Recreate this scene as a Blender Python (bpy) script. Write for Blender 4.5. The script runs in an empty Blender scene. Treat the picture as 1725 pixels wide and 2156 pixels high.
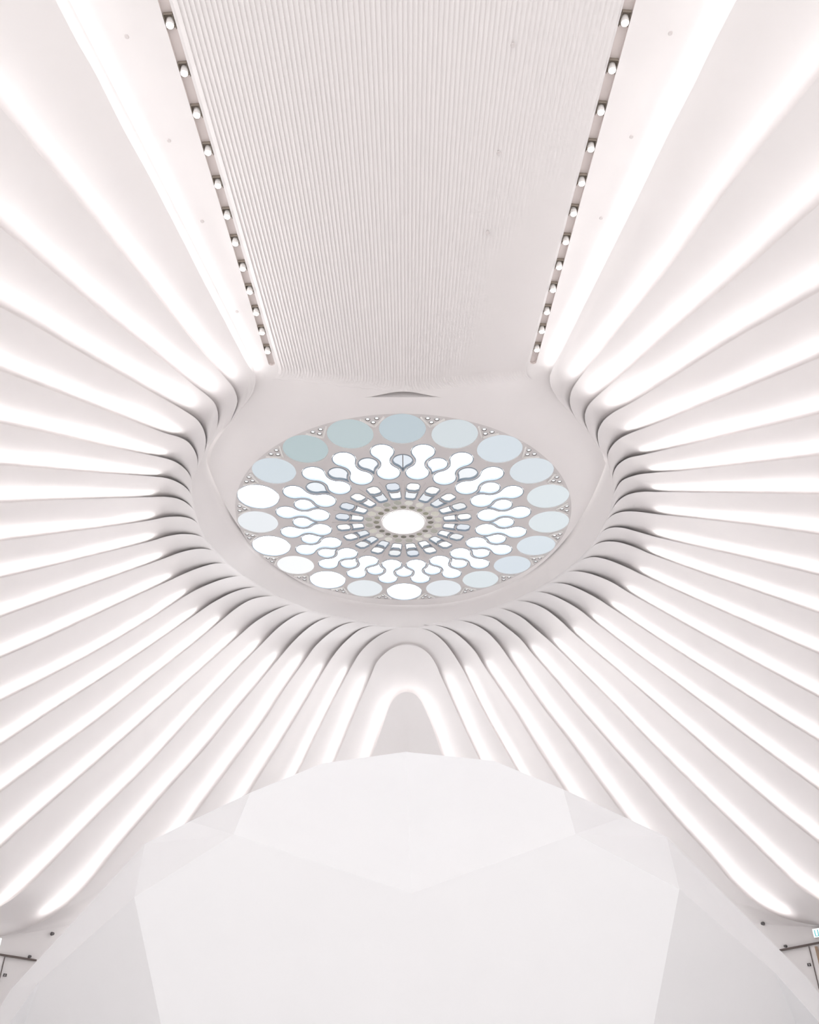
import bpy, bmesh, math, random
import numpy as np
from mathutils import Vector
from mathutils.geometry import delaunay_2d_cdt

S = bpy.context.scene
C = S.collection

# ------------------------------------------------------------------ camera, sky, exposure
EYE = 1.6                                   # eye height above the floor
FPX = 1727.0                                # focal length in pixels of a 1725 px wide frame
PITCH = math.atan((2235 - 1078) / FPX)      # upward tilt
cam = bpy.data.cameras.new('camera')
cam.sensor_fit = 'HORIZONTAL'
cam.sensor_width = 36.0
cam.lens = 36.0 * FPX / 1725.0
cam.clip_end = 200
cam_o = bpy.data.objects.new('camera', cam)
C.objects.link(cam_o)
cam_o.location = (0, 0, EYE)
cam_o.rotation_euler = (math.pi / 2 + PITCH, 0, 0)
S.camera = cam_o

world = bpy.data.worlds.new('daylight')
S.world = world
world.use_nodes = True
bg = world.node_tree.nodes['Background']
bg.inputs[0].default_value = (1.0, 0.985, 0.985, 1)
bg.inputs[1].default_value = 1.35

S.view_settings.view_transform = 'Standard'
S.view_settings.look = 'None'
S.view_settings.gamma = 1
S.view_settings.use_curve_mapping = False
EXPO = 0.24
S.view_settings.exposure = EXPO
S.cycles.diffuse_bounces = 5
S.cycles.glossy_bounces = 2
S.cycles.caustics_reflective = False
S.cycles.use_adaptive_sampling = True
S.cycles.adaptive_threshold = 0.1
S.cycles.max_bounces = 10

STRIP = 6.2                                  # strength of the hidden light strips
random.seed(4)

# ------------------------------------------------------------------ materials
def mat(name, col, rough=0.6, emit=None, strength=0.0, grain=0.0, bump=0.0):
    m = bpy.data.materials.new(name)
    m.use_nodes = True
    nt = m.node_tree
    b = nt.nodes['Principled BSDF']
    b.inputs['Base Color'].default_value = (*col, 1)
    b.inputs['Roughness'].default_value = rough
    b.inputs['Specular IOR Level'].default_value = 0.2
    if grain or bump:
        tc = nt.nodes.new('ShaderNodeTexCoord')
        nz = nt.nodes.new('ShaderNodeTexNoise')
        nz.inputs['Scale'].default_value = 1.3
        nz.inputs['Detail'].default_value = 5
        nt.links.new(tc.outputs['Object'], nz.inputs['Vector'])
        if grain:
            r = nt.nodes.new('ShaderNodeValToRGB')
            r.color_ramp.elements[0].position = 0.3
            r.color_ramp.elements[1].position = 0.7
            r.color_ramp.elements[0].color = (*[c * (1 - grain) for c in col], 1)
            r.color_ramp.elements[1].color = (*col, 1)
            nt.links.new(nz.outputs['Fac'], r.inputs['Fac'])
            nt.links.new(r.outputs['Color'], b.inputs['Base Color'])
        if bump:
            n2 = nt.nodes.new('ShaderNodeTexNoise')
            n2.inputs['Scale'].default_value = 9
            bp = nt.nodes.new('ShaderNodeBump')
            bp.inputs['Strength'].default_value = bump
            bp.inputs['Distance'].default_value = 0.02
            nt.links.new(tc.outputs['Object'], n2.inputs['Vector'])
            nt.links.new(n2.outputs['Fac'], bp.inputs['Height'])
            nt.links.new(bp.outputs['Normal'], b.inputs['Normal'])
    if emit:
        b.inputs['Emission Color'].default_value = (*emit, 1)
        b.inputs['Emission Strength'].default_value = strength
    return m

def lin(r, g, b):
    f = lambda c: c / 255 / 12.92 if c / 255 <= 0.04045 else ((c / 255 + 0.055) / 1.055) ** 2.4
    return (f(r), f(g), f(b))

M = {}
M['plaster'] = mat('white_plaster', (0.872, 0.846, 0.840), 0.7, grain=0.02)
M['ribbed'] = mat('ribbed_plaster', (0.872, 0.846, 0.840), 0.7)
M['shell'] = mat('white_lacquer', (0.93, 0.94, 0.955), 0.5, grain=0.012)
M['floor'] = mat('pale_stone', (0.90, 0.88, 0.875), 0.4, grain=0.03)
M['strip'] = mat('light_strip', (0.9, 0.9, 0.9), 0.5, (1.0, 0.985, 0.99), STRIP)
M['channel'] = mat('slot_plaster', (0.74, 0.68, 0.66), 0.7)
M['housing'] = mat('lamp_housing', (0.30, 0.26, 0.22), 0.6)
M['barrel'] = mat('lamp_barrel', (0.85, 0.82, 0.80), 0.4)
M['lens'] = mat('lamp_lens', (0.9, 0.9, 0.9), 0.3, (1, 0.99, 0.98), 6.0)
M['tracery'] = mat('tracery_plaster', (0.72, 0.695, 0.69), 0.7, grain=0.04)
M['edging'] = mat('blue_grey_metal', (0.30, 0.36, 0.42), 0.4)
M['rim'] = mat('pale_rim', (0.85, 0.84, 0.82), 0.5)
M['dark_rim'] = mat('dark_rim', (0.10, 0.09, 0.08), 0.5)
M['dark_line'] = mat('dark_bronze', (0.16, 0.13, 0.12), 0.5)
M['wood'] = mat('brown_wood', (0.45, 0.33, 0.24), 0.5, grain=0.3)
M['sensor'] = mat('grey_plastic', (0.70, 0.66, 0.65), 0.5)
M['dark_sensor'] = mat('dark_plastic', (0.16, 0.15, 0.15), 0.5)
M['sign'] = mat('sign_face', (0.9, 0.92, 0.92), 0.3, (0.93, 1.0, 1.0), 0.8)
M['green'] = mat('sign_teal', (0.05, 0.42, 0.45), 0.3, (0.1, 0.6, 0.65), 0.3)

_pane = {}
def pane_mat(rgb, strength=1.0):
    k = (rgb, strength)
    if k not in _pane:
        _pane[k] = mat('lit_glass', (0.04, 0.04, 0.04), 0.35, lin(*rgb), strength * 2 ** -EXPO)
    return _pane[k]
WHITE = ((252, 253, 255), 4.2)

# ------------------------------------------------------------------ helpers
def obj(name, verts, faces, m, parent=None, smooth=False):
    me = bpy.data.meshes.new(name)
    me.from_pydata([tuple(map(float, v)) for v in verts], [], [tuple(int(i) for i in f) for f in faces])
    me.validate()
    me.update()
    if smooth:
        me.polygons.foreach_set('use_smooth', [True] * len(me.polygons))
    me.materials.append(m)
    o = bpy.data.objects.new(name, me)
    C.objects.link(o)
    if parent is not None:
        o.parent = parent
    return o

def tag(o, label, cat=None, group=None, kind=None):
    if label: o['label'] = label
    if cat: o['category'] = cat
    if group: o['group'] = group
    if kind: o['kind'] = kind
    return o

def empty(name, loc, label=None, cat=None, group=None, kind=None):
    o = bpy.data.objects.new(name, None)
    o.empty_display_size = 0.2
    C.objects.link(o)
    o.location = loc
    return tag(o, label, cat, group, kind)

def grid_faces(n, m, off=0, flip=False):
    f = []
    for i in range(n - 1):
        for j in range(m - 1):
            q = (off + i * m + j, off + (i + 1) * m + j, off + (i + 1) * m + j + 1, off + i * m + j + 1)
            f.append(q[::-1] if flip else q)
    return f

class MB:
    def __init__(s): s.v = []; s.f = []
    def add(s, v, f):
        o = len(s.v); s.v += [tuple(p) for p in v]; s.f += [tuple(o + i for i in q) for q in f]
    def box(s, c, ax, ay, az, sx, sy, sz):
        c = Vector(c); vs = []
        for k in (-1, 1):
            for j in (-1, 1):
                for i in (-1, 1):
                    vs.append(c + ax * (i * sx / 2) + ay * (j * sy / 2) + az * (k * sz / 2))
        s.add(vs, [(0, 2, 3, 1), (4, 5, 7, 6), (0, 1, 5, 4), (2, 6, 7, 3), (0, 4, 6, 2), (1, 3, 7, 5)])
    def cyl(s, c, axis, r0, r1, h, n=24, caps=True):
        c = Vector(c); axis = Vector(axis).normalized()
        a = axis.orthogonal().normalized(); b = axis.cross(a)
        vs = []
        for k, r in ((0, r0), (1, r1)):
            for i in range(n):
                t = 2 * math.pi * i / n
                vs.append(c + axis * (h * k) + a * (r * math.cos(t)) + b * (r * math.sin(t)))
        f = [(i, (i + 1) % n, n + (i + 1) % n, n + i) for i in range(n)]
        if caps: f += [tuple(range(n - 1, -1, -1)), tuple(range(n, 2 * n))]
        s.add(vs, f)
    def build(s, name, m, parent=None, smooth=False):
        return obj(name, s.v, s.f, m, parent, smooth)

# ------------------------------------------------------------------ the vault surface (z measured from eye height)
H = 10.0                 # ceiling above the eye
X0, Y0 = -0.06, 13.0     # axis of the hall, start of the rounded end
CP, SP = math.cos(PITCH), math.sin(PITCH)

def sstep(a, b, x):
    t = np.clip((x - a) / (b - a), 0, 1)
    return t * t * (3 - 2 * t)

def crease(y):
    """half width of the flat ceiling: it narrows towards the rose, then opens round it"""
    l = np.minimum(2.55 + 0.205 * (10.6 - y), 4.3)
    r = 2.50 + 1.56 * sstep(10.1, 13.4, y)
    k = 0.12
    return k * np.log(np.exp(l / k) + np.exp(r / k))

def half_width(z, y):
    zc = np.clip(z / H, 0, 1)
    a = 4.06 + 4.3 * (1 - zc ** 2.2) ** 0.8
    return a + (crease(y) - 4.06) * zc ** 6

def depth_end(z):
    zc = np.clip(z / H, 0, 1)
    return (19.40 + 1.40 * (1 - zc ** 4) ** 0.6) - Y0

def wall_F(x, y, z):
    return np.abs((x - X0) / half_width(z, y)) ** 2.3 + (np.maximum(0, y - Y0) / depth_end(z)) ** 2.3 - 1

def directions(px, py):
    u = (px - 862.5) / FPX
    v = (1078.0 - py) / FPX
    return np.stack([u, CP - v * SP, SP + v * CP], -1)

def hit(d):
    """distance (in units of d) at which rays from the eye meet the ceiling or the walls"""
    n = d.shape[0]
    lo = np.full(n, 3.0); hi = np.full(n, 60.0); done = np.zeros(n, bool)
    prev = np.full(n, 3.0)
    for t in np.arange(3.2, 40, 0.2):
        p = d * t
        out = (wall_F(p[:, 0], p[:, 1], p[:, 2]) > 0) & ~done
        hi[out] = t; lo[out] = t - 0.2
        done |= out
    for _ in range(24):
        mid = (lo + hi) / 2
        p = d * mid[:, None]
        o = wall_F(p[:, 0], p[:, 1], p[:, 2]) > 0
        hi = np.where(o, mid, hi); lo = np.where(o, lo, mid)
    tw = (lo + hi) / 2
    tp = np.where(d[:, 2] > 1e-3, H / np.maximum(d[:, 2], 1e-3), 99)
    k = 0.06
    h = np.clip(0.5 + 0.5 * (tw - tp) / k, 0, 1)
    return tw * (1 - h) + tp * h - k * h * (1 - h)

def surf(px, py, off=0.0):
    """points of the vault, 'off' metres proud of the plaster"""
    sh = np.shape(px)
    px = np.ravel(px).astype(float); py = np.ravel(py).astype(float)
    d = directions(px, py)
    t = hit(d)
    e = 40.0                    # a wide baseline keeps the plaster edges fair
    p0 = d * t[:, None]
    dx = directions(px + e, py); dy = directions(px, py + e)
    p1 = dx * hit(dx)[:, None]; p2 = dy * hit(dy)[:, None]
    nrm = np.cross(p1 - p0, p2 - p0)
    nrm /= np.linalg.norm(nrm, axis=1)[:, None] + 1e-12
    ln = np.linalg.norm(d, axis=1)
    cs = np.clip(np.abs((nrm * d).sum(1) / ln), 0.45, 1)
    o = np.broadcast_to(off, sh).ravel()
    p = d * (t - o / cs / ln)[:, None]
    p[:, 2] += EYE
    return p.reshape(*sh, 3)

def at_ceiling(px, py):
    d = directions(np.array([px], float), np.array([py], float))[0]
    t = H / d[2]
    return (d[0] * t, d[1] * t)

def catmull(pts, n):
    P = np.array(pts, float)
    P = np.vstack([2 * P[0] - P[1], P, 2 * P[-1] - P[-2]])
    out = []
    for i in range(1, len(P) - 2):
        p0, p1, p2, p3 = P[i - 1:i + 3]
        # centripetal
        t0 = 0; t1 = t0 + np.linalg.norm(p1 - p0) ** 0.5 + 1e-6
        t2 = t1 + np.linalg.norm(p2 - p1) ** 0.5 + 1e-6
        t3 = t2 + np.linalg.norm(p3 - p2) ** 0.5 + 1e-6
        t = np.linspace(t1, t2, 24, endpoint=False)[:, None]
        a1 = (t1 - t) / (t1 - t0) * p0 + (t - t0) / (t1 - t0) * p1
        a2 = (t2 - t) / (t2 - t1) * p1 + (t - t1) / (t2 - t1) * p2
        a3 = (t3 - t) / (t3 - t2) * p2 + (t - t2) / (t3 - t2) * p3
        b1 = (t2 - t) / (t2 - t0) * a1 + (t - t0) / (t2 - t0) * a2
        b2 = (t3 - t) / (t3 - t1) * a2 + (t - t1) / (t3 - t1) * a3
        out.append((t2 - t) / (t2 - t1) * b1 + (t - t1) / (t2 - t1) * b2)
    D = np.vstack(out + [P[-2][None]])
    L = np.r_[0, np.cumsum(np.linalg.norm(np.diff(D, axis=0), axis=1))]
    s = np.linspace(0, L[-1], n)
    return np.stack([np.interp(s, L, D[:, k]) for k in (0, 1)], -1), L[-1]

# ------------------------------------------------------------------ setting: walls, floor
RC = (-0.135, 15.345)     # centre of the rose
RR = 3.70                 # radius of the rose
def wall_mesh(name, params, label):
    zs = np.r_[-EYE, np.linspace(0, 8, 24), np.linspace(8.2, 9.6, 14), np.linspace(9.68, 10.0, 10), 10.12]
    V = []
    for kind, val in params:
        for z in zs:
            za = np.array(z)
            if kind == 's':                 # straight flank
                sgn, y = val
                x = X0 + sgn * float(half_width(za, np.array(y)))
            else:                           # rounded end
                cs_, sn_ = math.cos(val), math.sin(val)
                y = Y0 + float(depth_end(za)) * sn_ ** (2 / 2.3)
                x = X0 + float(half_width(za, np.array(y))) * math.copysign(abs(cs_) ** (2 / 2.3), cs_)
            V.append((x, y, z + EYE))
    return tag(obj(name, V, grid_faces(len(params), len(zs)), M['plaster'], None, True), label, kind='structure')
ys = np.r_[np.linspace(-1.5, 9.5, 24), np.linspace(9.7, 13, 26)]
arc_a = np.r_[0.0008, 0.004, 0.012, np.linspace(0.03, 1.05, 44)]
wall_mesh('wall_left', [('s', (-1, y)) for y in ys] + [('a', math.pi - t) for t in arc_a], 'white plaster left wall curving up into the vault')
wall_mesh('wall_end', [('a', t) for t in np.linspace(math.pi - 1.05, 1.05, 60)], 'rounded white plaster end wall below the rose window')
wall_mesh('wall_right', [('a', t) for t in arc_a[::-1]] + [('s', (1, y)) for y in ys[::-1]], 'white plaster right wall curving up into the vault')
fl = obj('floor', [(-9.5, -6, 0), (9.5, -6, 0), (9.5, 21.5, 0), (-9.5, 21.5, 0)], [(0, 1, 2, 3)], M['floor'])
tag(fl, 'pale stone floor of the hall', kind='structure')

# ------------------------------------------------------------------ ceiling with its openings
def circle(cx, cy, r, n, a0=0.0, a1=2 * math.pi, end=False):
    return [(cx + r * math.cos(a0 + (a1 - a0) * i / (n if not end else n - 1)),
             cy + r * math.sin(a0 + (a1 - a0) * i / (n if not end else n - 1))) for i in range(n)]

def cdt(outer, holes):
    """triangles of a plane region with holes"""
    vs, fs = [], []
    for loop in [outer] + holes:
        fs.append(list(range(len(vs), len(vs) + len(loop))))
        vs += [Vector((p[0], p[1])) for p in loop]
    edges = [(l[i], l[(i + 1) % len(l)]) for l in fs for i in range(len(l))]
    r = delaunay_2d_cdt(vs, edges, [], 0, 1e-6)
    pts = np.array([(v.x, v.y) for v in r[0]])
    tri = [tuple(f) for f in r[2]]
    cen = np.array([pts[list(f)].mean(0) for f in tri])
    def inside(loop):
        L = np.array([(p[0], p[1]) for p in loop]); c = np.zeros(len(cen), bool)
        near = (cen[:, 0] > L[:, 0].min()) & (cen[:, 0] < L[:, 0].max()) & (cen[:, 1] > L[:, 1].min()) & (cen[:, 1] < L[:, 1].max())
        if not near.any(): return c
        q = cen[near]; r_ = np.zeros(len(q), bool)
        for i in range(len(L)):
            x0, y0 = L[i - 1]; x1, y1 = L[i]
            if y0 == y1: continue
            hitq = ((y0 > q[:, 1]) != (y1 > q[:, 1])) & (q[:, 0] < (x1 - x0) * (q[:, 1] - y0) / (y1 - y0) + x0)
            r_ ^= hitq
        c[near] = r_
        return c
    keep = inside(outer)
    for h in holes: keep &= ~inside(h)
    def ccw(f):
        (ax, ay), (bx, by), (cx, cy) = pts[f[0]], pts[f[1]], pts[f[2]]
        return f if (bx - ax) * (cy - ay) - (cx - ax) * (by - ay) < 0 else f[::-1]
    return [tuple(p) for p in pts], [ccw(f) for f, k in zip(tri, keep) if k]

SLOT = {'left': (at_ceiling(344.5, 2), at_ceiling(572, 765)), 'right': (at_ceiling(1327, 2), at_ceiling(1123, 762))}
SW = 0.062
def slot_loop(side):
    (x0, y0), (x1, y1) = SLOT[side]
    d = Vector((x1 - x0, y1 - y0)); d.normalize(); n = Vector((-d.y, d.x))
    a = Vector((x0, y0)) - d * 2.2; b = Vector((x1, y1))
    w0, w1 = SW * 1.08, SW * 0.9
    L = [a + n * w0, a - n * w0]
    ang = math.atan2(-n.y, -n.x)
    for i in range(9):                       # rounded far end
        t = ang + math.pi * i / 8
        L.append(b + Vector((math.cos(t), math.sin(t))) * w1)
    return [(p.x, p.y) for p in L]
LENS_N = 24
lx0, lx1 = at_ceiling(768, 836)[0], at_ceiling(932, 836)[0]
ly_far, ly_near = at_ceiling(850, 836.5)[1], at_ceiling(850, 824.5)[1]
lens_near = []
for i in range(LENS_N + 1):
    t = i / LENS_N
    lens_near.append((lx0 + (lx1 - lx0) * t, ly_far + (ly_near - ly_far) * math.sin(math.pi * t) ** 1.6))
lens_far = [(lx0 + (lx1 - lx0) * i / LENS_N, ly_far + 0.002) for i in range(1, LENS_N)]
lens_loop = lens_near + lens_far[::-1]
GAP = 0.06                # gap added between ceiling and wall so the crease round the rose shades dark
def edge(shift, n_end=70):
    """outline of the flat ceiling; shift(y) metres outside the foot of the wall"""
    yy = np.linspace(-1.6, 13, 80)
    P = [(X0 + float(half_width(np.array(10.0), np.array(y))) + shift(y), y) for y in yy]
    for t in np.linspace(0, math.pi, n_end)[1:-1]:
        cs_, sn_ = math.cos(t), math.sin(t)
        y = Y0 + (19.40 - Y0) * sn_ ** (2 / 2.3)
        x = X0 + float(half_width(np.array(10.0), np.array(y))) * math.copysign(abs(cs_) ** (2 / 2.3), cs_)
        q = shift(y)
        nx, ny = (x - X0) / 4.06 ** 2, (y - Y0) / 6.4 ** 2
        l = math.hypot(nx, ny)
        P.append((x + q * nx / l, y + q * ny / l))
    return P + [(X0 - float(half_width(np.array(10.0), np.array(y))) - shift(y), y) for y in yy[::-1]]
bound = edge(lambda y: 0.10 - (0.10 + GAP) * float(sstep(10.6, 12.2, y)))
g_out, g_in = edge(lambda y: 0.02), edge(lambda y: -0.14)
gi = [i for i, p in enumerate(g_out) if p[1] > 10.4]
v, f = cdt(bound, [circle(*RC, RR, 160), slot_loop('left'), slot_loop('right'), lens_loop])
ce = obj('ceiling', [(p[0], p[1], H + EYE) for p in v], f, M['plaster'])
tag(ce, 'flat white plaster ceiling around the rose window', kind='structure')

obj('added_shadow_gap', [(*g_out[i], H + EYE + 0.115) for i in gi] + [(*g_in[i], H + EYE + 0.115) for i in gi],
    [(i, i + 1, len(gi) + i + 1, len(gi) + i) for i in range(len(gi) - 1)], M['plaster'], ce)  # cap closing the gap added for the dark crease line

# scoop at the end of the ribbed field
n1 = LENS_N + 1
far_row = [(lx0 + (lx1 - lx0) * i / LENS_N, ly_far + 0.002) for i in range(n1)]
sv = [(x, y, H + EYE) for x, y in lens_near] + [(x, y - 0.25, H + EYE + 0.03 + 0.14 * math.sin(math.pi * i / LENS_N)) for i, (x, y) in enumerate(lens_near)]
sv += [(x, y, H + EYE + 0.05 + 0.17 * math.sin(math.pi * i / LENS_N)) for i, (x, y) in enumerate(far_row)] + [(x, y, H + EYE) for x, y in far_row]
sf = [(r * n1 + i, r * n1 + i + 1, (r + 1) * n1 + i + 1, (r + 1) * n1 + i) for r in range(3) for i in range(LENS_N)]
obj('ceiling_recess', sv, sf, M['plaster'], ce)

# sawtooth ribbing between the two light slots
NR = 42
rows = np.r_[np.linspace(2.3, 10.2, 30), np.linspace(10.25, 11.02, 26)]
def slot_x(side, y):
    (x0, y0), (x1, y1) = SLOT[side]
    return x0 + (x1 - x0) * (y - y0) / (y1 - y0)
V, F = [], []
xm = -0.085
cols = 4 * NR                                # two vertices per tooth, both halves
for y in rows:
    xl, xr = slot_x('left', y) + 0.10, slot_x('right', y) - 0.10
    for half, (xa, xb) in enumerate(((xl, xm), (xm, xr))):
        for i in range(NR):
            for e in (0, 1):
                fr = (i + e) / NR
                x = xa + (xb - xa) * fr
                frac = 1 - fr if half == 0 else fr       # 0 in the middle, 1 at the slot
                st = 10.72 - 0.34 * frac
                q = max(0.0, (y - st) / 0.34)
                x += (-1 if half == 0 else 1) * 0.16 * q * q * (0.4 + 0.6 * min(1, 3 * frac))
                fade = 1 - min(1.0, q) ** 1.5
                dep = 0.022 * fade
                zz = H - 0.004 - dep * (0.0 if e == 0 else 1.0)
                if q > 1: zz = H + 0.01
                V.append((x, y, zz + EYE))
m = 4 * NR
F = [f for f in grid_faces(len(rows), m)]
rp = obj('ribbed_ceiling_panel', V, F, M['ribbed'])
tag(rp, 'finely ribbed white plaster field between the two rows of downlights', kind='structure')

# light slots
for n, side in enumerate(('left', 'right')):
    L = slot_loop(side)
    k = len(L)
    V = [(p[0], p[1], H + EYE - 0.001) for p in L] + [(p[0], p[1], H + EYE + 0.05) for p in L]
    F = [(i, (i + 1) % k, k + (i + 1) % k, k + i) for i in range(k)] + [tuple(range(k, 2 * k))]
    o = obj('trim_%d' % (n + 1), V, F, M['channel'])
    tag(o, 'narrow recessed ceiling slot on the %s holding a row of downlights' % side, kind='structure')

# ------------------------------------------------------------------ ribs of the vault
# every list runs from the rose outwards along the lit edge of one rib; the last number pair count marks where its light starts
def ext(P, n=260):
    P = list(P)
    a, b = np.array(P[-2], float), np.array(P[-1], float)
    d = (b - a) / np.linalg.norm(b - a)
    return P + [tuple(b + d * n)]
LEFT = [
 ([(508,862),(525,839),(534,823.5),(538.4,802.6),(537,790),(521.7,767.8),(501,729.6),(462.6,656.5),(421,578),(382.6,502),(313,368.7),(257.4,267.8),(201.7,156.5),(160,83.5),(116.5,0)], (537,787)),
 ([(478,903),(487,882.6),(497,858),(500,844),(497.4,830),(490.4,814.8),(481.7,804),(434.8,752),(375.7,681),(295.7,581.7),(228,500),(181,442),(139,393),(66,306),(0,226)], (488,811)),
 ([(452,917),(457.4,896.5),(459.5,875.7),(455.7,856.5),(447,842.6),(410.4,813),(348,762.6),(264,696.5),(195,642.6),(118,578),(80,546),(0,478)], (445,841)),
 ([(427,972),(431.3,948.7),(433.7,928),(429.6,907),(417.4,886),(400,872),(330,832),(243.5,783.5),(149.6,731),(69.6,684),(0,646.8)], (400,872)),
 ([(413,1003),(415,983.5),(416,970),(410.4,950),(396.5,931),(375.7,920),(348,912),(278,886),(181,849.6),(80,811),(0,781)], (374,919)),
 ([(406,1027),(403.5,1009.6),(398,997.4),(386,984),(368.7,972.3),(342.6,963.7),(278,951),(191,933),(87,909.7),(0,892)], (342,963)),
 ([(408,1060),(403.5,1044),(394.8,1030),(379,1018),(354.8,1007.8),(327,1003.7),(208.7,995.7),(104,987.7),(0,980)], (332,1004)),
 ([(416,1092),(410.4,1077.4),(396.5,1061.7),(375.7,1050.6),(351,1046.3),(320,1046.6),(208.7,1050),(104,1053.7),(0,1059)], (319,1047)),
 ([(427,1124),(422.6,1113),(417.4,1103.7),(405,1093.5),(382.6,1088),(351,1088.7),(321.7,1094.6),(208.7,1112),(104,1126),(0,1139.8)], (320,1095)),
 ([(445,1147),(436.5,1137.7),(425,1130.5),(410.4,1126),(382.6,1124.5),(351,1129.4),(321.7,1138.4),(208.7,1167),(97,1195),(0,1218)], (321,1138)),
 ([(470,1174),(457.4,1163.5),(438.3,1156.5),(417.4,1155.5),(382.6,1162.4),(337.4,1179),(226,1219),(104,1262.6),(0,1300.9)], (339,1178)),
 ([(497,1196),(480,1188.5),(459,1186),(434.8,1190.6),(400,1202.8),(356.5,1222.6),(226,1283.5),(104,1340.9),(0,1386.8)], (357,1222)),
 ([(530,1215),(511.3,1212.9),(487,1215),(459,1222.6),(417.4,1240),(387.8,1256.5),(313,1306),(208.7,1369),(104,1425),(0,1478)], (388,1256)),
 ([(570,1240),(549.6,1236.5),(521.7,1238),(487,1248.7),(445,1271),(417.4,1290),(313,1363.5),(208.7,1433),(104,1501),(0,1571)], (416,1291)),
 ([(604,1260),(584,1255.7),(560,1255.7),(528.7,1262.6),(497.4,1281),(462.6,1309.6),(417.4,1348),(313,1431),(208.7,1514.8),(104,1592),(0,1670)], (462,1310)),
 ([(640,1273),(619,1272),(588,1281),(542.6,1306),(500.9,1340.9),(417.4,1415.7),(323.5,1500),(222.6,1590),(139,1663.5),(69.6,1724),(0,1787)], (500,1341)),
 ([(676,1287),(654,1286.8),(629.6,1293),(605,1307),(581,1326),(549.6,1358),(487,1422.6),(414,1500),(313,1611),(194.8,1729.6),(104,1823.5),(55.7,1870),(24,1894.8),(0,1909)], (548,1360)),
 ([(724,1297),(701,1298),(674.8,1306),(647,1324),(619,1350),(591.3,1382),(560,1420),(494,1500),(434.8,1573),(365,1651),(313,1710),(243.5,1792),(194.8,1853),(167,1882.6),(135.7,1910),(90,1939),(69.6,1948.7),(34.8,1962.6),(0,1971)], (591,1382)),
 ([(775,1308),(753,1309),(727,1314),(699,1329.6),(664,1361),(640,1394),(594.8,1458),(560,1513),(487,1613),(434.8,1684),(401.7,1729.6),(370,1775),(310,1850),(240,1930),(170,2010)], (640,1394)),
 ([(812,1315),(791.3,1316.7),(761.7,1324),(734,1345),(709.6,1371),(685,1407),(647,1472),(594.8,1559),(560,1615),(527,1669),(490,1730),(450,1795)], (685,1408)),
]
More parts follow.
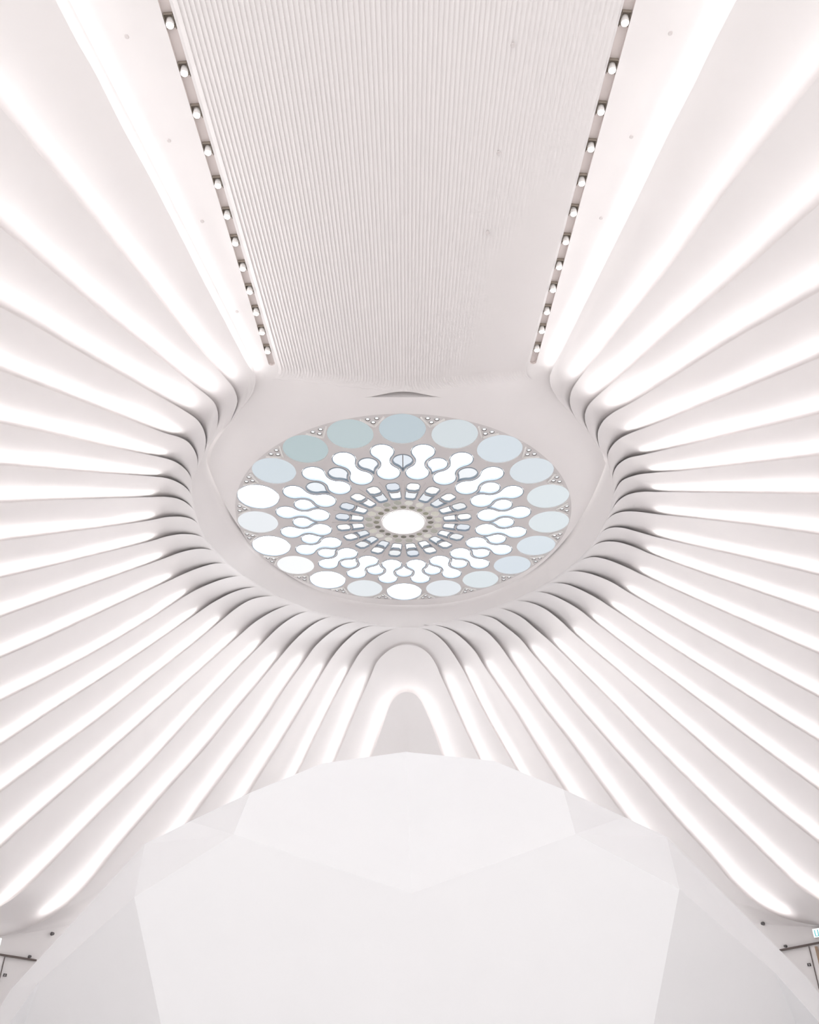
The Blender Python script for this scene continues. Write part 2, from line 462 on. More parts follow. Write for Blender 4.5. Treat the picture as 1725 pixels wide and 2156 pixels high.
RIGHT = [
 ([(1200,868),(1177,842.6),(1161.5,816.5),(1158,802.6),(1158,792),(1161.5,781.7),(1205,694.8),(1246.7,611),(1302,500),(1361.5,379),(1410,278),(1459,184),(1507.6,83.5),(1551,0)], (1161,781)),
 ([(1222,897),(1212,879),(1202,858),(1200,841),(1205,820),(1216,802.6),(1260.6,747),(1320,674),(1386,594),(1459,499),(1542,386),(1640,264),(1725,160)], (1215,803)),
 ([(1246,924),(1238,903.5),(1233,889.6),(1232,872),(1239.8,853),(1253.7,838),(1333.7,769.6),(1417,696.5),(1493.7,632),(1570,568),(1650,497),(1725,431)], (1252,839)),
 ([(1268,960),(1262,938),(1259,924),(1260,907),(1271,886),(1290,870),(1333.7,846),(1438,781.7),(1542,717),(1646.7,658),(1725,614.8)], (1289,870)),
 ([(1281,985),(1280,959),(1285,945),(1302,926),(1328.5,912),(1386,891),(1490,849.6),(1612,801),(1725,754)], (1328,912)),
 ([(1289,1028),(1289.6,1011),(1291,1000),(1299,982),(1320,966),(1354.6,957.4),(1473,931),(1612,899),(1725,873)], (1353,958)),
 ([(1287,1060),(1292,1042.6),(1297,1031),(1309,1013),(1337,1001),(1373.7,995.7),(1438,991),(1577,976.5),(1725,960)], (1372,996)),
 ([(1276,1094),(1288.5,1074),(1300.6,1056.5),(1320,1042.6),(1351,1035.6),(1382,1035.7),(1542,1038),(1725,1041.6)], (1380,1035.7)),
 ([(1264,1114),(1278,1095.7),(1292,1083.5),(1316,1077),(1347.6,1078),(1382,1082.4),(1438,1088.7),(1577,1105),(1725,1126)], (1385,1083)),
 ([(1250,1142),(1264,1123.5),(1281.5,1112.5),(1306,1110.6),(1340.7,1119),(1379,1130),(1455,1148),(1577,1176),(1725,1212)], (1378,1130)),
 ([(1225,1168),(1241.5,1155.8),(1256,1146),(1271,1140.9),(1299,1141),(1333.7,1151),(1363,1163.5),(1455,1198),(1577,1240),(1725,1292)], (1363,1163.5)),
 ([(1200,1190),(1222,1180),(1246.7,1173),(1274.6,1177),(1316,1193),(1349,1208.7),(1473,1266),(1612,1328),(1725,1378)], (1349,1209)),
 ([(1168,1209),(1191,1205),(1215,1203),(1246.7,1209),(1288.5,1226),(1319.8,1245),(1473,1332),(1612,1408),(1725,1469.6)], (1320,1245)),
 ([(1136,1230),(1161.5,1227.8),(1191,1229.6),(1219,1240),(1257,1259.5),(1288.5,1280),(1403,1356.5),(1542,1446),(1646.7,1513),(1725,1562)], (1289,1280)),
 ([(1104,1246),(1128.5,1246),(1153,1249.7),(1184,1262.6),(1219,1283),(1246.7,1305),(1333.7,1372),(1438,1450),(1504,1499.5),(1612,1581.7),(1725,1665)], (1247,1306)),
 ([(1065,1263),(1088.7,1264.5),(1117,1269),(1146,1281),(1177,1304),(1206.7,1332),(1333.7,1441),(1438,1532),(1507.6,1594),(1636,1705),(1725,1777)], (1207,1333)),
 ([(1022,1279),(1047,1280),(1071,1286),(1099,1300),(1130,1326),(1163,1354.8),(1226,1417),(1299,1490),(1368.5,1562.6),(1473,1667),(1577,1768),(1646.7,1837),(1681.5,1868.7),(1725,1894.8)], (1163,1355)),
 ([(985,1291),(1008.7,1294),(1040,1302),(1064,1319),(1095.7,1345),(1120,1375),(1170,1433),(1226,1500),(1313,1599),(1333.7,1621.7),(1420.7,1722.6),(1493.7,1802.6),(1546,1863.5),(1591,1901.7),(1633,1926),(1667.6,1937.6),(1699,1945),(1725,1949)], (1119,1374)),
 ([(942,1304),(965,1306),(994.8,1313),(1026,1331),(1054,1361),(1071,1385),(1125,1464),(1151,1500),(1194.6,1555.7),(1264,1651),(1315.6,1720.9),(1350,1768),(1410,1850),(1480,1930),(1560,2010)], (1070,1385)),
 ([(890,1313),(911,1315),(949.6,1327),(977,1347),(1001.7,1373),(1017,1398),(1081.7,1495),(1125,1566),(1186,1660.7),(1230,1728),(1270,1795)], (1017,1397)),
]
ARCH = [   # three nested arches above the shell, each from its left foot to its right foot
 [(565,1750),(631,1621.7),(667.8,1545),(706,1468.7),(741,1402.6),(758,1375),(782.6,1350),(810,1332),(841.7,1322),(860,1320.5),(880,1322),(908,1330),(935.7,1352),(960,1385),(975.7,1411),(1012,1486),(1047,1550),(1085,1617),(1155,1750)],
 [(640,1750),(706,1602.6),(744,1510),(782.6,1420),(793,1395.7),(810,1376.5),(831,1363),(855.7,1358),(883.5,1363),(904,1378),(918,1399),(927,1420),(946,1461.7),(977,1531),(1007.7,1597),(1077,1750)],
 [(728,1750),(784,1592),(800,1546),(810,1517),(819,1491),(828,1474),(841.7,1461),(856,1457),(872,1461),(885,1474),(894,1491),(906,1519),(916,1546),(930,1590),(985,1750)],
]

NS, = (110,)
U = np.r_[-0.16, -0.06, 0, 0.03, 0.06, 0.10, 0.15, 0.21, np.linspace(0.28, 1, 10)]
def build_rib(lip, deep, ramp, strip_mask, label, group, dmax=0.30):
    """lip, deep: image-plane guides of the two long edges; the surface itself lies on the vault"""
    n = len(lip)
    Q = deep[:, None, :] + (lip - deep)[:, None, :] * U[None, :, None]
    wpx = np.linalg.norm(lip - deep, axis=1)
    cd = directions(lip[:, 0], lip[:, 1])
    dist = hit(cd)
    wm = wpx * dist / FPX
    D = np.minimum(dmax, 0.12 + 0.16 * wm) * ramp['d']
    Up = np.clip(U, 0, 1)
    off = ramp['base'][:, None] + D[:, None] * Up[None, :] - ramp['dip'][:, None] * np.exp(-Up / 0.065)[None, :]
    P = surf(Q[..., 0], Q[..., 1], off)
    m = len(U)
    V = [p for p in P.reshape(-1, 3)]
    F = grid_faces(n, m)
    # the turned-back edge
    k0 = len(V)
    inner = deep + (lip - deep) * 0.90
    lo = ramp['base'] + D
    rows = [(lip, lo), (lip, lo - 0.035), (inner, ramp['base'] + D * 0.90 - 0.045)]
    for q, o in rows:
        V += [p for p in surf(q[:, 0], q[:, 1], o)]
    for r in range(2):
        for i in range(n - 1):
            a = k0 + r * n + i
            F.append((a, a + 1, a + n + 1, a + n))
    rib = obj('vault_rib', V, F, M['plaster'], None, True)
    tag(rib, label, 'rib', group)
    # hidden strip
    idx = np.where(strip_mask)[0]
    if len(idx) > 2:
        q = deep[idx] + (lip - deep)[idx] * 0.955
        o0 = (ramp['base'] + D * 0.94)[idx] - 0.05
        o1 = o0 - 0.055
        A = surf(q[:, 0], q[:, 1], o0); B = surf(q[:, 0], q[:, 1], o1)
        V = [p for pair in zip(A, B) for p in pair]
        F = [(2 * i, 2 * i + 1, 2 * i + 3, 2 * i + 2) for i in range(len(idx) - 1)]
        obj('light_strip', V, F, M['strip'], rib)
    return rib

def ordinal(n):
    return ['first', 'second', 'third', 'fourth', 'fifth', 'sixth', 'seventh', 'eighth', 'ninth', 'tenth', 'eleventh', 'twelfth',
            'thirteenth', 'fourteenth', 'fifteenth', 'sixteenth', 'seventeenth', 'eighteenth', 'nineteenth', 'twentieth'][n - 1]

arch_pts = [catmull(a, 180)[0] for a in ARCH]
top_i = int(np.argmin(arch_pts[0][:, 1]))
i_stop = {}
for side, LST in (('left', LEFT), ('right', RIGHT)):
    curves = []
    for k, (pts, start) in enumerate(LST):
        e = ext(pts, 260 if k < 17 else (140 if k == 17 else 1))
        c, L = catmull(e, NS)
        seg = np.linspace(0, 1, NS)
        i0 = int(np.argmin(np.linalg.norm(c - np.array(start), axis=1)))
        curves.append((c, L, i0))
    i_stop[side] = int(np.argmin(np.linalg.norm(curves[17][0] - np.array((90, 1939) if side == 'left' else (1667.6, 1937.6)), axis=1)))
    br = arch_pts[0][:top_i + 1][::-1] if side == 'left' else arch_pts[0][top_i:]
    br, _ = catmull(br[::6], NS)
    for k, (c, L, i0) in enumerate(curves):
        deep = curves[k + 1][0] if k + 1 < len(curves) else br
        s = np.arange(NS)
        px = s * L / (NS - 1)
        p0 = px[i0]
        d = 0.02 + 0.98 * sstep(0.02 * p0, 0.85 * p0, px)
        base = 0.32 - 0.29 * (1 - sstep(0, 0.8 * p0, px)) - 0.12 * (1 - sstep(0, 26, px))
        dip = 0.32 * sstep(0.15 * p0, 0.75 * p0, px)
        mask = s >= i0
        if k == 0:                                  # the uppermost rib lies close under the ceiling
            base = base * 0.36; dip = dip * 0.36; d = d * 0.55
        elif k in (1, 2):
            q = (0.60, 0.82)[k - 1]; base = base * q; dip = dip * q; d = d * (0.75, 0.9)[k - 1]
        sf = i_stop[side] / (NS - 1)
        if k == 16:
            q = 1 - sstep(sf - 0.07, sf + 0.03, s / (NS - 1)); dip *= q; base = 0.03 + (base - 0.03) * q
        if k == 17:                                 # its light stops before the rib dies into the wall
            stop = np.array((90, 1939) if side == 'left' else (1667.6, 1937.6))
            i1 = int(np.argmin(np.linalg.norm(c - stop, axis=1)))
            mask &= s <= i1
            base = 0.03 + (base - 0.03) * (1 - sstep(px[i1] - 60, px[i1] + 60, px))
            d *= 1 - 0.85 * sstep(px[i1] - 20, px[i1] + 90, px)
        if k == 17: base = base - 0.16 * sstep(px[-1] - 160, px[-1] - 60, px)
        n = k + 1
        if n <= 10:
            lab = '%s white plaster vault rib below the %s row of downlights, lit along its upper edge' % (ordinal(n), side)
        else:
            lab = '%s lit white rib out from the central arches, on the %s above the faceted shell' % (ordinal(21 - n), side)
        build_rib(c, deep, {'d': d, 'base': base, 'dip': dip}, mask, lab, 'ribs fanning out on the %s of the rose window' % side)

# arches
labs = ['outermost of the three nested plaster arches above the faceted shell, nearest the rose',
        'middle of the three nested plaster arches above the faceted shell',
        'innermost small arched plaster panel with a continuous glowing edge above the faceted shell']
N = 180
s = np.arange(N)
for k in range(3):
    c = arch_pts[k]
    if k < 2:
        deep = arch_pts[k + 1]
    else:
        ctr = np.array([857.0, 1752.0])
        deep = ctr + (c - ctr) * np.array([0.06, 0.55])
    t = np.argmin(c[:, 1])
    dt = np.abs(c[:, 0] - c[t, 0])
    if k == 0:
        d = 0.25 + 0.75 * sstep(5, 80, dt); base = 0.06 + 0.22 * sstep(0, 90, dt)
        mask = (c[:, 1] > 1408)
    elif k == 1:
        d = np.full(N, 1.0); base = np.full(N, 0.28)
        mask = (c[:, 1] > 1420)
    else:
        d = np.full(N, 1.0); base = np.full(N, 0.28)
        mask = np.ones(N, bool)
    if k < 2:
        tmp = np.where(mask & (s < t))[0].max(), np.where(mask & (s > t))[0].min()
        rib = build_rib(c, deep, {'d': d, 'base': base, 'dip': np.full(N, 0.0 if k == 2 else 0.22)}, mask & (s < t), labs[k], 'nested arches above the shell')
        # second strip on the other leg
        idx = np.where(mask & (s > t))[0]
        q = deep[idx] + (c - deep)[idx] * 0.955
        wm = np.linalg.norm(c - deep, axis=1) * hit(directions(c[:, 0], c[:, 1])) / FPX
        D = (np.minimum(0.30, 0.12 + 0.16 * wm) * d)[idx]
        o0 = base[idx] + D * 0.94 - 0.05
        A = surf(q[:, 0], q[:, 1], o0); B = surf(q[:, 0], q[:, 1], o0 - 0.055)
        V = [p for pair in zip(A, B) for p in pair]
        obj('light_strip', V, [(2 * i, 2 * i + 1, 2 * i + 3, 2 * i + 2) for i in range(len(idx) - 1)], M['strip'], rib)
    else:
        build_rib(c, deep, {'d': d, 'base': base, 'dip': np.full(N, 0.0 if k == 2 else 0.22)}, mask, labs[k], 'nested arches above the shell')

# ------------------------------------------------------------------ rose window
rose = empty('window_1', (RC[0], RC[1], H + EYE), 'large round rose window of white glass lobes set in the ceiling', kind='structure')
def pol(r, a):           # a = 0 towards the entrance (top of the picture), clockwise in the picture
    return (r * math.sin(a), -r * math.cos(a))
def arc(c, r, a0, a1, n):
    return [(c[0] + r * math.cos(a0 + (a1 - a0) * i / n), c[1] + r * math.sin(a0 + (a1 - a0) * i / n)) for i in range(n + 1)]
def rot(L, a):           # turn a shape drawn for a = 0
    ca, sa = math.cos(a), math.sin(a)
    return [(x * ca - y * sa, x * sa + y * ca) for x, y in L]
ST = math.radians(18)
rO, rI, rD = 2.59, 1.8885, 2.265
r1, r2, r3, bar = 0.245, 0.250, 0.250, 0.036
def dumbbell():
    O, I = (0, -rO), (0, -rI)
    Dp, Dm = pol(rD, ST / 2), pol(rD, -ST / 2)
    an = lambda c, p: math.atan2(p[1] - c[1], p[0] - c[0])
    L = []
    aO = an(O, Dp); L += arc(O, r1, aO - 2 * math.pi + (math.pi - 2 * aO) if False else (math.pi - aO) , aO + 2 * math.pi, 28)
    # concave flank on the +x side
    s = an(Dp, O); e = an(Dp, I)
    while e - s > math.pi: e -= 2 * math.pi
    while s - e > math.pi: e += 2 * math.pi
    L += arc(Dp, r3, s, e, 8)
    aI = an(I, Dp); L += arc(I, r2, aI, math.pi - aI, 28)
    s = an(Dm, I); e = an(Dm, O)
    while e - s > math.pi: e -= 2 * math.pi
    while s - e > math.pi: e += 2 * math.pi
    L += arc(Dm, r3, s, e, 8)
    out = []
    for p in L:
        if not out or math.hypot(p[0] - out[-1][0], p[1] - out[-1][1]) > 0.008: out.append(p)
    return out
def drop():
    Dc = (0, -rD)
    Ip, Im = pol(rI, ST / 2), pol(rI, -ST / 2)
    an = lambda c, p: math.atan2(p[1] - c[1], p[0] - c[0])
    rr = r3 - bar
    a = an(Dc, Ip)
    L = arc(Dc, rr, math.pi - a, a + 2 * math.pi, 26)
    s = an(Ip, Dc); e = an(Ip, (0, -1.915))
    while e - s > math.pi: e -= 2 * math.pi
    while s - e > math.pi: e += 2 * math.pi
    seg = arc(Ip, r2 + bar, s, e, 8)
    L += seg + [(-x, y) for x, y in seg[::-1]]
    out = []
    for p in L:
        if not out or math.hypot(p[0] - out[-1][0], p[1] - out[-1][1]) > 0.008: out.append(p)
    return out
def hexagon():
    w, a, b = 0.146, -1.52, -1.205
    return [(-w * .55, a), (w * .55, a), (w, a + .075), (w, b - .06), (w * .45, b), (-w * .45, b), (-w, b - .06), (-w, a + .075)]
def tube():
    w0, w1 = 0.138, 0.118
    return [(-w0, -1.225), (-w0 * .5, -1.170), (w0 * .5, -1.170), (w0, -1.225), (w1, -.935), (w1 * .6, -.895), (-w1 * .6, -.895), (-w1, -.935)]

shapes = []                                  # (name, loop, colour)
LOBE = [(186,199,206),(208,216,220),(210,219,226),(212,220,226),(216,224,228),(216,224,228),(213,222,229),(211,220,228),(216,224,228),(222,227,232),
        None,(224,229,233),None,(246,248,250),None,(228,232,236),None,(205,215,222),(178,194,197),(184,198,201)]
for k in range(20):
    a = k * ST
    c = pol(3.249, a)
    shapes.append(('lobe_pane', circle(*c, 0.448, 44), (LOBE[k], 1.0) if LOBE[k] else WHITE))
    shapes.append(('keyhole_pane', rot(dumbbell(), a + ST / 2), WHITE))
    dc = {0: (226, 233, 241), 19: (244, 247, 251), 17: (236, 241, 246), 2: (240, 243, 247), 18: (238, 241, 246)}.get(k)
    shapes.append(('teardrop_pane', rot(drop(), a), (dc, 1.0) if dc else WHITE))
    h = a + ST / 2
    g = random.Random(100 + k)
    hc = [(250, 249, 248), (222, 228, 236), (236, 238, 240)][g.choice((0, 0, 1, 2))]
    tc_ = [(252, 252, 253), (230, 234, 239), (240, 243, 246)][g.choice((0, 0, 1, 2))]
    shapes.append(('hexagon_pane', rot(hexagon(), h), (hc, 1.0)))
    shapes.append(('tube_pane', rot(tube(), h), (tc_, 1.0)))
    oc = [(196, 192, 182), (206, 203, 195), (160, 158, 150)][2 if k in (19, 18, 15, 14, 10, 9, 6) else g.choice((0, 1))]
    shapes.append(('oval_pane', circle(*pol(0.778, h), 0.094, 20), (oc, 1.0)))
    sc = [(122, 118, 104), (108, 104, 95), (140, 138, 122)][g.choice((0, 1, 2))]
    shapes.append(('bead_pane', circle(*pol(0.607, a), 0.076, 18), (sc, 1.0)))
    # three little lights in the spandrel between two lobes
    for (rr, da) in ((3.50, 0), (3.605, -0.024), (3.605, 0.024)):
        shapes.append(('spandrel_pane', circle(*pol(rr, h + da), 0.047, 14), ((251, 251, 252), 1.0)))
shapes.append(('oculus_pane', circle(0, 0, 0.495, 64), WHITE))

# tracery plate with a real thickness and a hole for every pane
TH = 0.10
v, f = cdt(circle(0, 0, RR + 0.001, 160), [s[1] for s in shapes])
n = len(v)
V = [(p[0], p[1], 0.0) for p in v] + [(p[0], p[1], TH) for p in v]
F = list(f) + [tuple(n + i for i in t[::-1]) for t in f]
cnt = {}
for t in f:
    for i in range(len(t)):
        e = (t[i], t[(i + 1) % len(t)]); cnt[tuple(sorted(e))] = cnt.get(tuple(sorted(e)), []) + [e]
for e in cnt.values():
    if len(e) == 1:
        a, b = e[0]
        F.append((a, b, n + b, n + a))
obj('tracery', V, F, M['tracery'], rose)
# raised edging round each opening and the glass inside it
for name, L, (rgb, st) in shapes:
    k = len(L)
    cx = sum(p[0] for p in L) / k; cy = sum(p[1] for p in L) / k
    zg = {'spandrel_pane': 0.004, 'lobe_pane': 0.02, 'oval_pane': 0.008, 'bead_pane': 0.008}.get(name, 0.04)
    pane = obj(name, [(p[0] - cx, p[1] - cy, 0) for p in L], [tuple(range(k))], pane_mat(rgb, st), rose)
    pane.location = (cx, cy, zg)
    wd = {'lobe_pane': 0.012, 'oval_pane': 0.008, 'bead_pane': 0.009, 'spandrel_pane': 0.010, 'oculus_pane': 0.03, 'hexagon_pane': 0.012, 'tube_pane': 0.014}.get(name, 0.021)
    if name == 'lobe_pane' and rgb != WHITE[0]: continue
    inn = []
    for i in range(k):
        p0, p1, p2 = Vector(L[i - 1]), Vector(L[i]), Vector(L[(i + 1) % k])
        t = (p2 - p0).normalized()
        nn = Vector((-t.y, t.x))
        inn.append(p1 + nn * wd)
    area = sum(L[i][0] * L[(i + 1) % k][1] - L[(i + 1) % k][0] * L[i][1] for i in range(k))
    if area < 0:
        inn = [Vector(L[i]) * 2 - inn[i] for i in range(k)]
    V = [(p[0] - cx, p[1] - cy, -zg - 0.006) for p in L] + [(p[0] - cx, p[1] - cy, -zg - 0.006) for p in inn] + [(p[0] - cx, p[1] - cy, -0.001) for p in inn]
    F = [(i, (i + 1) % k, k + (i + 1) % k, k + i) for i in range(k)] + [(k + i, k + (i + 1) % k, 2 * k + (i + 1) % k, 2 * k + i) for i in range(k)]
    mm = M['dark_rim'] if name == 'spandrel_pane' else M['rim'] if name in ('bead_pane', 'oculus_pane', 'oval_pane') else M['edging']
    obj('rim', V, F, mm, pane)
# white mouldings under the spandrel lights
for k in range(20):
    h = (k + 0.5) * ST
    apex = 3.375
    b = MB()
    for sg in (-1, 1):
        A = Vector((*pol(apex, h), -0.012)); B = Vector((*pol(3.635, h + sg * 0.062), -0.012))
        d = (B - A); ln = d.length; d.normalize()
        z = Vector((0, 0, 1)); y = z.cross(d)
        b.box((A + B) / 2, d, y, z, ln, 0.032, 0.03)
    b.build('spandrel_moulding', M['rim'], rose)
# glazing bar seen through the panes nearest the ribbed ceiling
for a, w_, m_ in ((0.0, 0.016, 'dark_line'), (ST * 1.0 - 0.03, 0.007, 'edging')):
    b = MB()
    p0, p1 = Vector((*pol(2.44, a), 0.03)), Vector((*pol(1.98, a), 0.03))
    d = (p1 - p0).normalized(); z = Vector((0, 0, 1))
    b.box((p0 + p1) / 2, d, z.cross(d), z, (p1 - p0).length, w_, 0.01)
    b.build('glazing_bar', M[m_], rose)
# radial fins between the petals
for k in range(20):
    a = k * ST
    p0, p1 = Vector((*pol(1.60, a), -0.012)), Vector((*pol(1.02, a), -0.012))
    d = (p1 - p0).normalized(); z = Vector((0, 0, 1)); y = z.cross(d)
    V = [p0 + y * .010, p0 - y * .010, p1 - y * .035, p1 + y * .035]
    V = [tuple(q) for q in V] + [tuple(q + z * 0.02) for q in V]
    obj('fin', V, [(0, 1, 2, 3), (0, 4, 5, 1), (1, 5, 6, 2), (2, 6, 7, 3), (3, 7, 4, 0)], M['tracery'], rose)

# ------------------------------------------------------------------ white faceted shell
def P3(px, py, dep):
    d = directions(np.array([px], float), np.array([py], float))[0]
    p = d * (dep / d[1])                      # dep = distance along the hall
    return (p[0], p[1], p[2] + EYE)
def on_plane(px, py, A, B_, C_):
    """where the sight line through a picture point meets the plane of three points"""
    A, B_, C_ = Vector(A), Vector(B_), Vector(C_)
    nn = (B_ - A).cross(C_ - A)
    e = Vector((0, 0, EYE)); q = Vector(P3(px, py, 1.0)) - e
    t = (A - e).dot(nn) / q.dot(nn)
    return tuple(e + q * t)
def to_floor(a, b):
    a, b = Vector(a), Vector(b)
    return tuple(a + (b - a) * (a.z / (a.z - b.z)))
brow_l, brow_m, brow_r = P3(492, 1757, 10.2), P3(867, 1881, 10.36), P3(1212, 1756, 10.2)
c_l = on_plane(283, 1889, brow_l, brow_m, brow_r); c_r = on_plane(1431, 1872, brow_l, brow_m, brow_r)
b_l = on_plane(339, 2156, brow_l, brow_m, brow_r); b_r = on_plane(1377, 2156, brow_l, brow_m, brow_r)
s_l, s_r = P3(82, 2068, 12.0), P3(1632, 2048, 12.0)
peak = P3(855, 1583, 12.9)
tl = lambda x, y: on_plane(x, y, brow_l, brow_m, peak)
tr = lambda x, y: on_plane(x, y, brow_r, brow_m, peak)
sh = [P3(305, 1777, 11.5), P3(400, 1729.5, 11.7), tl(527, 1669), tl(680, 1607), peak, tr(1040, 1602), tr(1186, 1662), P3(1315, 1720, 11.7),
      P3(1404, 1762, 11.5),                                                                               # 0-8 crown
      brow_l, brow_m, brow_r, c_l, c_r, s_l, s_r,                                                         # 9-15
      P3(23, 2083, 13.2), P3(1697, 2055, 13.2)]                                                           # 16, 17
sh += [to_floor(c_l, b_l), to_floor(c_r, b_r),                                                            # 18, 19
       to_floor(s_l, on_plane(51, 2156, c_l, b_l, s_l)), to_floor(s_r, on_plane(1677, 2156, c_r, b_r, s_r)),  # 20, 21
       to_floor(sh[16], P3(-22, 2156, 13.3)), to_floor(sh[17], P3(1775, 2156, 13.3))]                     # 22, 23
                          # 24 foot below the middle fold
front = [(0, 12, 9), (0, 9, 1), (1, 9, 2), (2, 9, 10, 3), (3, 10, 4), (4, 10, 5), (5, 10, 11, 6), (6, 11, 7), (7, 11, 8), (8, 11, 13),
         (12, 18, 10, 9), (18, 24, 10), (13, 11, 10, 19), (24, 19, 10),
         (0, 16, 14, 12), (8, 13, 15, 17), (12, 14, 20, 18), (13, 19, 21, 15), (14, 16, 22, 20), (15, 21, 23, 17)]
front = [(0, 12, 9), (0, 9, 1), (1, 9, 2), (2, 9, 3), (3, 9, 10), (3, 10, 4), (4, 10, 5), (5, 10, 11), (5, 11, 6), (6, 11, 7), (7, 11, 8), (8, 11, 13),
         (9, 12, 18, 19, 13, 11, 10),
         (0, 16, 14), (0, 14, 12), (8, 15, 17), (8, 13, 15), (12, 14, 20), (12, 20, 18), (13, 21, 15), (13, 19, 21), (14, 16, 22), (14, 22, 20), (15, 23, 17), (15, 21, 23)]
# back of the shell: the same outline set 0.5 m further away
loop = [22, 16, 0, 1, 2, 3, 4, 5, 6, 7, 8, 17, 23]
nb = len(sh)
for i in loop:
    p = sh[i]
    sh.append((p[0] * 0.98, p[1] + 0.5, max(0.0, p[2] - 0.25)))
for k in range(len(loop) - 1):
    front.append((loop[k], loop[k + 1], nb + k + 1)); front.append((loop[k], nb + k + 1, nb + k))
sh.append((-0.05, 15.2, 1.2))
for k in range(len(loop)):
    front.append((nb + k, nb + (k + 1) % len(loop), len(sh) - 1))
fs = obj('faceted_shell', sh, front, M['shell'])
bmx = bmesh.new(); bmx.from_mesh(fs.data); bmesh.ops.recalc_face_normals(bmx, faces=bmx.faces); bmx.to_mesh(fs.data); bmx.free()
tag(fs, 'huge white faceted shell with a pointed crown, standing in front of the end wall', 'shell')

# ------------------------------------------------------------------ downlights in the two slots
LAMPS = {'left': [(357,50),(388,151),(414,239),(438,318),(459,388),(478,453),(494.5,510),(511.5,563),(527,612),(540,657),(551.5,698),(564.5,738)],
         'right': [(1318,45),(1291,145),(1266,233),(1245.5,311),(1226,383),(1208,447),(1191.5,507),(1177.5,560),(1164,608),(1151,655),(1141,695),(1130,734)]}
def make_lamp():
    t = empty('ceiling_light', (0, 0, 0))
    b = MB(); X, Y, Z = Vector((1, 0, 0)), Vector((0, 1, 0)), Vector((0, 0, 1))
    # open square tray: back plate and four cheeks
    b.box((0, -0.02, 0.046), X, Y, Z, 0.108, 0.17, 0.006)
    b.box((0, -0.105, 0.022), X, Y, Z, 0.108, 0.006, 0.05)
    b.box((0.053, -0.02, 0.022), X, Y, Z, 0.004, 0.17, 0.05)
    b.box((-0.053, -0.02, 0.022), X, Y, Z, 0.004, 0.17, 0.05)
    b.build('housing', M['housing'], t)
    ax = Vector((0, 0.25, -1)).normalized()
    c = Vector((0, -0.02, 0.045))
    b = MB(); b.cyl(c, ax, 0.046, 0.046, 0.085, 28); br_ = b.build('barrel', M['barrel'], t)
    b = MB(); b.cyl(c + ax * 0.0855, ax, 0.041, 0.039, 0.012, 28); b.build('lens', M['lens'], t)
    return t
def copy_tree(o):
    c = o.copy(); C.objects.link(c)
    for ch in o.children:
        d = ch.copy(); C.objects.link(d); d.parent = c
    return c
proto = make_lamp(); first = True
for side in ('left', 'right'):
    (x0, y0), (x1, y1) = SLOT[side]
    rz = math.atan2(-(x1 - x0), (y1 - y0))
    for k, (px, py) in enumerate(LAMPS[side]):
        o = proto if first else copy_tree(proto)
        first = False
        x, y = at_ceiling(px, py)
        o.location = (slot_x(side, y), y, H + EYE)
        o.rotation_euler = (0, 0, rz)
        r = 12 - k
        lab = 'round white downlight in the %s ceiling slot, %s' % (side, 'nearest the rose window' if r == 1 else ordinal(r) + ' away from the rose window' if r < 12 else 'furthest from the rose window')
        tag(o, lab, 'downlight', 'downlights in the %s ceiling slot' % side)

# ------------------------------------------------------------------ small fittings on the plaster
def wall_frame(px, py, off=0.0):
    p = Vector(surf(np.array([px]), np.array([py]), np.array([off]))[0])
    q = Vector(surf(np.array([px + 2.0]), np.array([py]), np.array([off]))[0])
    r = Vector(surf(np.array([px]), np.array([py + 2.0]), np.array([off]))[0])
    nrm = (q - p).cross(r - p).normalized()
    toeye = Vector((0, 0, EYE)) - p
    if nrm.dot(toeye) < 0: nrm.negate()
    return p, nrm
SPOTS = [(267,77,'between the first left downlight and the uppermost left glow',0.05),(356,296,'beside the fourth left downlight from the picture top',0.05),
         (426,466,'beside the sixth left downlight from the picture top',0.05),(499,656,'beside the tenth left downlight from the picture top',0.05),
         (140,228,'on the uppermost left rib',0.16),(188,548,'on the second rib from the top at left',0.16),(15,565,'on the third left rib at the picture edge',0.16),(116,638,'on the third left rib, beside no light',0.16),
         (1412,70,'between the first right downlight and the uppermost right glow',0.05),(1330,288,'beside the fourth right downlight from the picture top',0.05),(1266,459,'beside the sixth right downlight from the picture top',0.05),
         (1540,219,'on the uppermost right rib',0.16),(1677,338,'on the second right rib from the top, near the edge',0.16),(1485,544,'on the second right rib from the top, nearer the rose',0.16),
         (1563,632,'on the third right rib from the top',0.16),(1675,816,'on the fifth right rib from the top',0.16),
         (1080,95,'on the right half of the ribbed ceiling, nearest the entrance',0.03),(1050,322,'on the right half of the ribbed ceiling, middle of three',0.03),(1027,490,'on the right half of the ribbed ceiling, nearest the rose',0.03)]
for px, py, where, off in SPOTS:
    p, nrm = wall_frame(px, py, off)
    b = MB(); b.cyl((0, 0, 0), nrm, 0.028, 0.022, 0.012, 16)
    o = b.build('sprinkler_cap', M['sensor'])
    o.location = p
    tag(o, 'small flat grey sprinkler cap ' + where, 'sprinkler', 'sprinkler caps on the plaster')
for px, py, r, where in ((109, 1966, 0.034, 'above the left door'), (1608, 1944.5, 0.034, 'above the right door')):
    p, nrm = wall_frame(px, py, 0.03)
    b = MB(); b.cyl((0, 0, 0), nrm, r, r * 0.8, 0.05, 18)
    o = b.build('wall_sensor', M['dark_sensor'])
    o.location = p
    tag(o, 'small round dark sensor on the plaster %s' % where, 'sensor', 'round sensors above the doors')
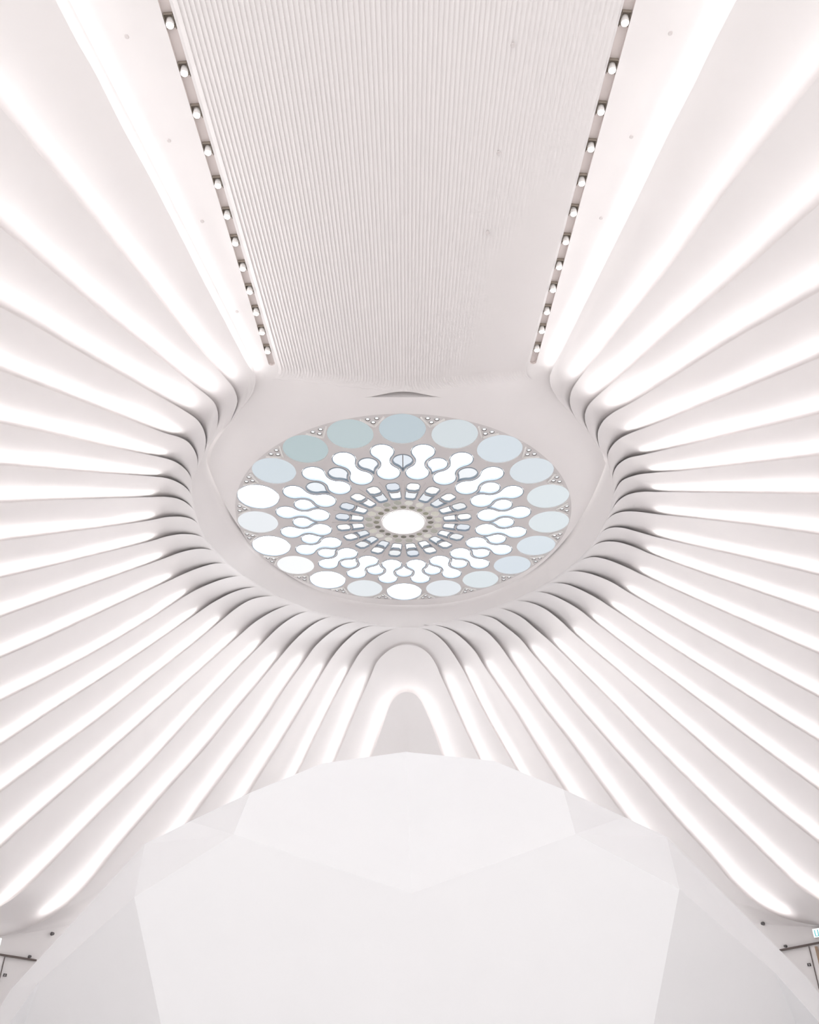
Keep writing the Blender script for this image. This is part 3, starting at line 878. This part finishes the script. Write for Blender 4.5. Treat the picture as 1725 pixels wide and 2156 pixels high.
for px, py, where in ((61, 2014, 'just over the dark rail of the left door'), (1656, 1992, 'just over the dark rail of the right door')):
    p, nrm = wall_frame(px, py, 0.0)
    b = MB(); b.cyl((0, 0, 0), nrm, 0.026, 0.022, 0.05, 16)
    o = b.build('door_camera', M['dark_sensor'])
    o.location = p
    tag(o, 'tiny dark round fitting %s' % where, 'sensor', 'fittings over the door rails')
for px, py, where in ((9.5, 2053, 'left'), (1705, 2031, 'right')):
    p, nrm = wall_frame(px, py, 0.0)
    z = Vector((0, 0, 1)); x = z.cross(nrm).normalized()
    b = MB()
    for sx, sz, w_, h_ in ((0, .02, .06, .008), (0, -.02, .06, .008), (.026, 0, .008, .048), (-.026, 0, .008, .048)):
        b.box(nrm * 0.012 + x * sx + z * sz, x, z, nrm, w_, h_, 0.024)
    o = b.build('wall_switch', M['dark_sensor'])
    o.location = p
    tag(o, 'small square dark-rimmed switch beside the %s door' % where, 'switch', 'switches beside the doors')

# ------------------------------------------------------------------ doors under the vault
def rail(mb, pts, off, hgt, dep):
    P = surf(np.array([p[0] for p in pts], float), np.array([p[1] for p in pts], float), np.full(len(pts), off))
    z = Vector((0, 0, 1))
    for i in range(len(P) - 1):
        a, b_ = Vector(P[i]), Vector(P[i + 1])
        d = b_ - a; d.normalize(); nn = z.cross(d).normalized()
        mb.box((a + b_) / 2, d, nn, d.cross(nn), (b_ - a).length + 0.01, dep, hgt)
def wall_at_height(px, py, off=0.0):
    return Vector(surf(np.array([px], float), np.array([py], float), np.array([off]))[0])
for n, side in enumerate(('left', 'right')):
    if side == 'left':
        line = [(-70, 1999), (-35, 2004.5), (0, 2010), (38, 2016), (75, 2022)]; jx, jy = 11, 2012.5; pull = None
        body = [(-70, 2000), (-35, 2005.5), (11, 2012.5)]
    else:
        line = [(1642, 2001), (1684, 1993), (1725, 1985), (1765, 1977.5)]; jx, jy = 1703, 1990; pull = (1718, 1990)
        body = [(1703, 1990), (1735, 1984), (1765, 1978.5)]
    P = surf(np.array([p[0] for p in body], float), np.array([p[1] for p in body], float), np.full(len(body), 0.02))
    V = [tuple(p) for p in P] + [(p[0], p[1], 0.0) for p in P]
    k = len(P)
    d = obj('door_%d' % (n + 1), V, [(i, i + 1, k + i + 1, k + i) for i in range(k - 1)], M['plaster'])
    tag(d, 'tall pale door at the %s edge with a dark rail over it' % side, kind='structure')
    b = MB(); rail(b, line, 0.03, 0.030, 0.05); b.build('door_rail', M['dark_line'], d)
    p = wall_at_height(jx, jy, 0.025)
    z = Vector((0, 0, 1)); tdir = Vector((p.x, p.y, 0)).normalized(); x = z.cross(tdir).normalized()
    b = MB(); b.box((p.x, p.y, p.z - 0.39), x, tdir, z, 0.014, 0.03, 0.74); b.build('door_joint', M['dark_line'], d)
    if pull:
        p = wall_at_height(*pull, 0.06)
        b = MB(); b.box((p.x, p.y, p.z - 0.22), x, tdir, z, 0.05, 0.05, 0.40); b.build('door_pull', M['wood'], d)

# lit exit signs at the two edges
for side, (px, py), wid in (('right', (1728, 1963.5), 1), ('left', (-14, 1983), -1)):
    p, nrm = wall_frame(px, py, 0.05)
    z = Vector((0, 0, 1)); n2 = Vector((nrm.x, nrm.y, 0)).normalized(); x = z.cross(n2).normalized()
    t = empty('exit_sign', p, 'small lit white exit sign on the wall at the %s edge of the view' % side, 'sign', 'exit signs over the doors')
    b = MB(); b.box((0, 0, 0), x, z, n2, 0.30, 0.15, 0.05); b.build('body', M['rim'], t)
    b = MB(); b.box(n2 * 0.027, x, z, n2, 0.285, 0.135, 0.006); b.build('lit_face', M['sign'], t)
    b = MB()                                  # doorway outline and a running figure
    o = n2 * 0.032
    for sx in (-0.095, -0.025):
        b.box(o + x * sx, x, z, n2, 0.018, 0.10, 0.004)
    b.box(o + x * -0.06 + z * -0.05, x, z, n2, 0.08, 0.010, 0.004)
    b.cyl(o + x * 0.06 + z * 0.04, n2, 0.012, 0.012, 0.004, 12)
    for (a0, b0, a1, b1) in ((.055, .028, .04, -.01), (.04, -.01, .065, -.045), (.04, -.01, .01, -.04), (.052, .02, .085, .0), (.052, .02, .02, .005)):
        A = x * a0 + z * b0; B = x * a1 + z * b1; dd = (B - A); ln = dd.length; dd.normalize()
        b.box(o + (A + B) / 2, dd, n2.cross(dd), n2, ln, 0.012, 0.004)
    b.build('pictogram', M['green'], t)
